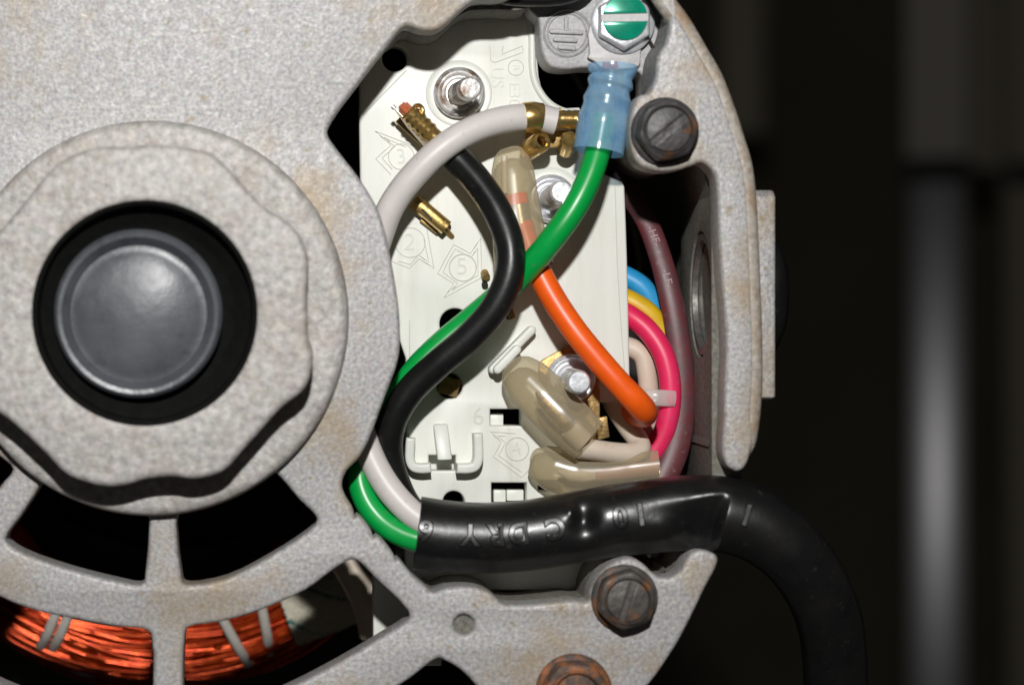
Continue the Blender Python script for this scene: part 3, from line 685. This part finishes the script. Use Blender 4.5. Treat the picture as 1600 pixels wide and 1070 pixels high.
# terminal of the white wire
def bt(pts, r, seg=22, n=6): return tube(path(pts, n), r, seg)
mesh('crimp_band', join(tube([P(818, 184, -106), P(832, 183, -108), P(846, 185, -110)], [23.6, 24.2, 23.6], 30)), M['brass'], ww, bevel=1)
mesh('terminal_barrel', lathe_dir(P(868, 187, -112), P(908, 187, -114), [(0, 0), (13, 0), (15, .08), (14.2, .2), (15.4, .3), (14.2, .42), (15.4, .52), (14.2, .64), (15.2, .75), (14.5, 1), (0, 1)], 28), M['brass'], ww)
mesh('terminal_neck', box(P(857, 176, -122), (20, 2, 0), (0, 5, 0), (0, 0, 10)), M['brass_dull'], ww, bevel=1)
mesh('terminal_blade', box(P(860, 218, -156), (42, 3, 0), (0, 14, 0), (0, 0, 5)), M['brass_dull'], ww, bevel=1.5)
mesh('rolled_edge', lathe_dir(P(848, 220, -108), P(823, 237, -150), [(9, .3), (9, .05), (11, .0), (15, .0), (16.8, .06), (17, .9), (14, .98), (0, 1)], 28), M['brass'], ww)
mesh('rolled_edge', lathe_dir(P(891, 216, -112), P(883, 236, -150), [(0, 0), (11, .0), (14.6, .08), (15, .9), (13, .98), (0, 1)], 28), M['brass'], ww)
# terminal of the black wire
A, B = P(637, 174, -110), P(683, 219, -116)
pr = [(0, 0), (15, 0), (16.5, .04)]
for i in range(9): pr.append((16.6 if i % 2 else 14.2, .10 + i * .085))
pr += [(14, .84), (14.5, .98), (0, 1)]
mesh('terminal_barrel', lathe_dir(A, B, pr, 28), M['brass'], bw)
strd = []
for k in range(7):
    a = 2 * math.pi * k / 6; rr = 0 if k == 6 else 6.4
    o = Vector((rr * math.cos(a) * .7, rr * math.cos(a) * .7, 0)) + Vector((0, 0, rr * math.sin(a)))
    o = Vector((rr * math.cos(a) * .72, -rr * math.cos(a) * -.72, rr * math.sin(a)))
    strd.append(tube([A + o + (B - A) * .05, A + o - (B - A) * .10, A + o - (B - A) * (.17 + .03 * (k % 3))], 3.4, 8))
mesh('copper_strands', join(*strd), M['copper'], bw)
mesh('terminal_wing', ([P(612, 166, -112), P(616, 165, -112), P(668, 224, -118), P(664, 227, -118), P(636, 200, -140), P(640, 198, -140), P(668, 230, -150), P(664, 232, -150)],
     [(0, 1, 2, 3), (4, 7, 6, 5), (0, 4, 5, 1), (1, 5, 6, 2), (2, 6, 7, 3), (3, 7, 4, 0)]), M['tin'], bw, bevel=.8)
mesh('terminal_tip', tube([P(613, 166, -112), P(617, 170, -112)], 3.6, 12), M['steel'], bw)
fp = [P(648, 166, -118), P(655, 165, -112), P(660, 170, -108), P(661, 178, -108), P(659, 184, -110)]
mesh('terminal_flap', tube(catmull(fp, 4), 3.4, 10), M['brass'], bw)
mesh('terminal_blade', box(P(652, 206, -164), (27, -25, 0), (9, 9, 0), (0, 0, 4)), M['brass_dull'], bw, bevel=1)
mesh('crimp_band', lathe_dir(P(690, 226, -117), P(705, 240, -114), [(22, 0), (24.5, .02), (24.5, .98), (22, 1)], 28), M['brass_dull'], bw)
# ring terminal of the green wire
sl_pts = [(957, 103, -76), (956, 120, -75), (952, 137, -74), (948, 160, -72), (944, 187, -70), (939, 215, -68), (935, 238, -66)]
mesh('insulating_sleeve', tube(path(sl_pts, 8), [39, 39, 36.5, 31.5, 35.5, 36.5, 32, 34.5, 38, 36, 38.5, 41, 41.5, 41, 40.5, 40, 39.5, 39.5], 40, False), M['bluesl'], gw, angle=60)
mesh('crimp_barrel', tube(path([(956, 112, -76), (952, 137, -74), (947, 165, -72)], 6), [19, 21, 17, 22, 21], 24), M['tin'], gw)
slab('ring_tongue', [sm([(922, 40), (921, 84), (918, 90), (930, 97), (940, 106), (970, 108), (998, 104), (1001, 84), (1000, 40)], 3)], -94, -101, 2, M['tongue'], gw, res=2)
strd = [tube([P(946 + 6 * k, 108 + (k % 2) * 2, -78 + (k % 2) * 4), P(944 + 6 * k, 98 + (k % 3), -84)], 3, 8) for k in range(4)]
mesh('copper_strands', join(*strd), M['copper'], gw)

ow = wire('orange_wire', 'orange wire running from a clear end cap diagonally to the right edge of the board',
     [(816, 348, -116), (822, 370, -114), (829, 392, -111), (838, 415, -108), (862, 462, -98), (897, 515, -84), (935, 562, -76), (972, 604, -72), (993, 626, -76), (1004, 640, -92), (1006, 646, -122), (998, 646, -160), (985, 640, -200), (970, 620, -250)], [17, 17, 18, 19.5, 20, 20, 20, 20, 21, 21.5, 21.5, 21, 20, 19], M['worange'])
pk = wire('pink_wire', 'pink wire curving beside the maroon sleeve at the right of the board',
     [(960, 480, -250), (985, 494, -235), (1010, 514, -225), (1034, 548, -215), (1046, 590, -210), (1046, 640, -210), (1034, 684, -214), (1014, 714, -218), (985, 738, -220)], 17, M['wpink'])
yw = wire('yellow_wire', 'yellow wire between the blue and pink wires at the right',
     [(960, 460, -265), (984, 470, -255), (1010, 486, -250), (1030, 510, -250), (1044, 545, -252), (1050, 590, -256), (1050, 640, -262)], 16.5, M['wyellow'])
blw = wire('blue_wire', 'light blue wire emerging topmost beside the board edge',
     [(955, 425, -290), (980, 434, -285), (1003, 449, -280), (1019, 474, -280), (1030, 510, -284), (1040, 560, -290)], 17, M['wblue'])
wire('cream_wire', 'cream wire loop beside the board edge inside the pink wire',
     [(960, 540, -262), (985, 543, -250), (1004, 556, -246), (1011, 585, -246), (1014, 620, -250), (1012, 660, -256), (1004, 700, -262)], 15.5, M['wcream'])
wire('cream_wire', 'cream wire bent in a V leaving the larger clear cap',
     [(905, 700, -122), (930, 703, -128), (958, 707, -136), (985, 708, -146), (1000, 702, -158), (998, 690, -172), (982, 668, -186), (964, 640, -200), (950, 612, -220)], 16.5, M['wcream'])
ms = thing('vinyl_sleeve', 'dusty maroon vinyl sleeving strip with faint white letters', 'sleeving', P(1035, 420, -190))
qm = path([(965, 270, -290), (985, 305, -275), (1010, 345, -262), (1031, 400, -245), (1047, 460, -230), (1059, 525, -222), (1066, 590, -218), (1065, 645, -216), (1055, 700, -212), (1036, 745, -206), (1010, 780, -200)], 8)
mesh('sleeve', tube(qm, [16, 17, 17, 17.5, 18, 18.5, 19, 21, 22, 22, 21], 26, True, .5), M['maroon'], ms, angle=60)
for body, x, y in (('-HF-', 1027, 370), ('-LF-', 1050, 437)):
    V, F = glyphs(body, 19, .3)
    V = [Vector((v.x * 1.05, v.y * .95, v.z)) for v in V]
    V = on_path(qm, 20, (x, y), V, 1, 0, .5, zrad=9.2)
    mesh('printed_letters', (V, F), M['print'], ms)
ct = thing('clear_tie', 'clear plastic band round the pink and cream wires', 'tie', P(1030, 622, -205))
mesh('band', tube([P(1008, 620, -192), P(1020, 621, -186), P(1040, 622, -186), P(1054, 623, -192)], 13, 20, True, .45), M['cleartie'], ct, bevel=1)

# ---------------------------------------------------------------- clear crimp caps
def cap(label, pts, rads, flat, inner):
    t = thing('end_cap', label, 'wire cap', P(*pts[0]), 'clear closed end caps on the joints')
    mesh('shell', tube(path(pts, 8), rads, 40, False, flat), M['clearcap'], t, angle=70)
    for nm, p2, r, m in inner: mesh(nm, tube(path(p2, 5), r, 20), m, t)
    return t
cap('clear upright cap over the end of the orange wire, partly behind the black wire',
    [(797, 229, -134), (798, 233, -133), (799, 245, -131), (801, 265, -128), (804, 300, -123), (808, 340, -117), (813, 380, -112), (819, 418, -107)],
    [1, 17, 27, 33, 36, 39, 43, 47], .62,
    [('crimp_sleeve', [(810, 320, -117), (815, 350, -116)], [17, 17], M['tin']), ('wire_jacket', [(807, 303, -118), (810, 320, -117)], [17, 17], M['worange']), ('wire_ends', [(788, 244, -118), (789, 302, -118)], [5, 5], M['wcream'])])
cap('larger clear cap lying diagonally over the lowest steel stud',
    [(795, 567, -138), (798, 570, -137), (806, 578, -135), (822, 594, -131), (848, 620, -123), (878, 650, -114), (905, 675, -107), (921, 688, -103)],
    [2, 19, 30, 38, 41, 40.5, 38, 35], .72,
    [('crimp_sleeve', [(838, 612, -108), (850, 624, -108), (866, 641, -108), (884, 660, -108), (892, 669, -110)], [3, 12, 15, 15, 10], M['brass_dull']), ('wire_ends', [(890, 668, -110), (912, 690, -114)], [17, 17], M['wcream'])])
cap('lower clear cap half hidden under the black cable edge',
    [(828, 716, -164), (832, 717, -163), (842, 722, -162), (865, 732, -158), (900, 742, -153), (945, 742, -147), (985, 736, -142), (1031, 730, -137)],
    [2, 18, 29, 36, 37, 33, 29, 27], .72,
    [('crimp_sleeve', [(872, 736, -148), (890, 741, -147), (915, 743, -146), (930, 743, -146)], [3, 10, 11, 8], M['wcream']), ('wire_ends', [(930, 743, -145), (1028, 731, -141)], [10, 13], M['wdull'])])
bs = mesh('brass_lug', box(P(941, 668, -128), (9, 2, 0), (-2, 17, 0), (0, 0, 7)), M['brass_dull'], bevel=1.5)
tag(bs, 'small brass lug at the mouth of the larger clear cap', 'lug')

# ---------------------------------------------------------------- plug in the conduit hole and rubber strip at the top
cp = thing('conduit_plug', 'black domed plug closing the conduit hole on the right flank', 'plug', (775, 42, -163))
mesh('plug_dome', lathe((0, 42, -163), [(84, 700), (84, 774), (104, 775), (103, 780), (94, 792), (70, 804), (35, 810), (0, 811)], 56, 'x'), M['jacket'], cp)
mesh('plug_face', lathe((0, 42, -163), [(84, 718), (30, 716), (0, 716)], 48, 'x'), M['jacket'], cp)
gk = mesh('rubber_strip', tube(path([(780, -6, -60), (800, -3, -58), (840, -2, -58), (880, -5, -58), (905, -14, -60), (925, -34, -60)], 6), 13, 18), M['jacket'])
tag(gk, 'short black rubber strip at the top edge above the earth symbol', 'rubber strip')

# ---------------------------------------------------------------- copper winding behind the lower windows
wd = thing('copper_winding', 'red orange enamelled copper winding seen through the lower windows', 'winding', P(250, 1020, -450))
SV, SF = [], []
rnd = random.Random(11)
for i in range(96):
    u = rnd.uniform(-1, 1); lay = rnd.choice([0, 0, 6, 12, 24])
    R0 = 360 + u * 70; drift = rnd.gauss(0, 9); wob = rnd.uniform(0, 6.28); amp = rnd.uniform(1, 7); kk = rnd.uniform(1.2, 2.6)
    q = []
    for s in range(44):
        a = R(192 + 122 * s / 43); rr = R0 + drift * math.sin((s / 43 - .5) * 3) * 1.6 + amp * math.sin(kk * s / 6 + wob)
        uu = max(-1, min(1, (rr - 360) / 82))
        d = -615 + (78 - lay) * math.sqrt(max(0, 1 - uu * uu)) + 3 * math.sin(s / 5 + wob)
        q.append(P(252 + rr * math.cos(a), 642 - rr * math.sin(a), d))
    vs, fs = tube(q, rnd.uniform(2.5, 3.9), 8, False)
    n = len(SV); SV += vs; SF += [tuple(j + n for j in f) for f in fs]
st_o = mesh('strands', (SV, SF), M['enamel'], wd, angle=80); st_o['kind'] = 'stuff'
def lace(pts): mesh('lacing_cord', tube(path(pts, 6), 7.5, 12, True, .6), M['lace'], wd)
lace([(98, 930, -545), (86, 960, -527), (74, 990, -529), (62, 1012, -559)])
lace([(120, 930, -537), (106, 962, -525), (92, 995, -529), (78, 1020, -567)])
lace([(340, 950, -527), (355, 980, -521), (372, 1010, -527), (390, 1040, -565)])
lace([(405, 930, -527), (411, 958, -521), (417, 990, -529), (422, 1026, -572)])
slv = thing('woven_sleeve', 'beige woven sleeving over the right end of the copper winding', 'sleeving', P(470, 960, -430))
qs = path([(450, 962, -560), (480, 951, -560), (520, 936, -560), (570, 910, -560)], 8)
mesh('sleeve_tube', tube(qs, [44, 45, 45, 44], 32, False), M['woven'], slv)
T_, N_ = frames(qs); L_ = len(qs); bw_, bg_ = [], []
for sgn in (1, -1):
    for k in range(26):
        pts_ = []
        for i in range(L_):
            f_ = (D - qs[i].z) / D; th = 2 * math.pi * k / 26 + sgn * 2.6 * i / (L_ - 1); B_ = T_[i].cross(N_[i])
            rr_ = (45.2 + 1.4 * math.sin(i * 2.2 + k * 3.14)) * f_
            pts_.append(qs[i] + (N_[i] * math.cos(th) + B_ * math.sin(th)) * rr_)
        (bg_ if (sgn == 1 and k % 9 == 0) else bw_).append(tube(pts_, 3.4, 6, False, .6))
for nm_, lst_, mt_ in (('braid', bw_, M['woven']), ('green_tracer', bg_, M['braid_g'])):
    ob_ = mesh(nm_, join(*lst_), mt_, slv); ob_['kind'] = 'stuff'
lead = thing('lead_tube', 'pale cream tube in the shade right of the woven sleeve', 'tube', P(560, 920, -360))
mesh('tube', tube(path([(535, 870, -400), (556, 905, -380), (575, 945, -370), (585, 990, -380)], 6), 24, 20), M['wcream'], lead)
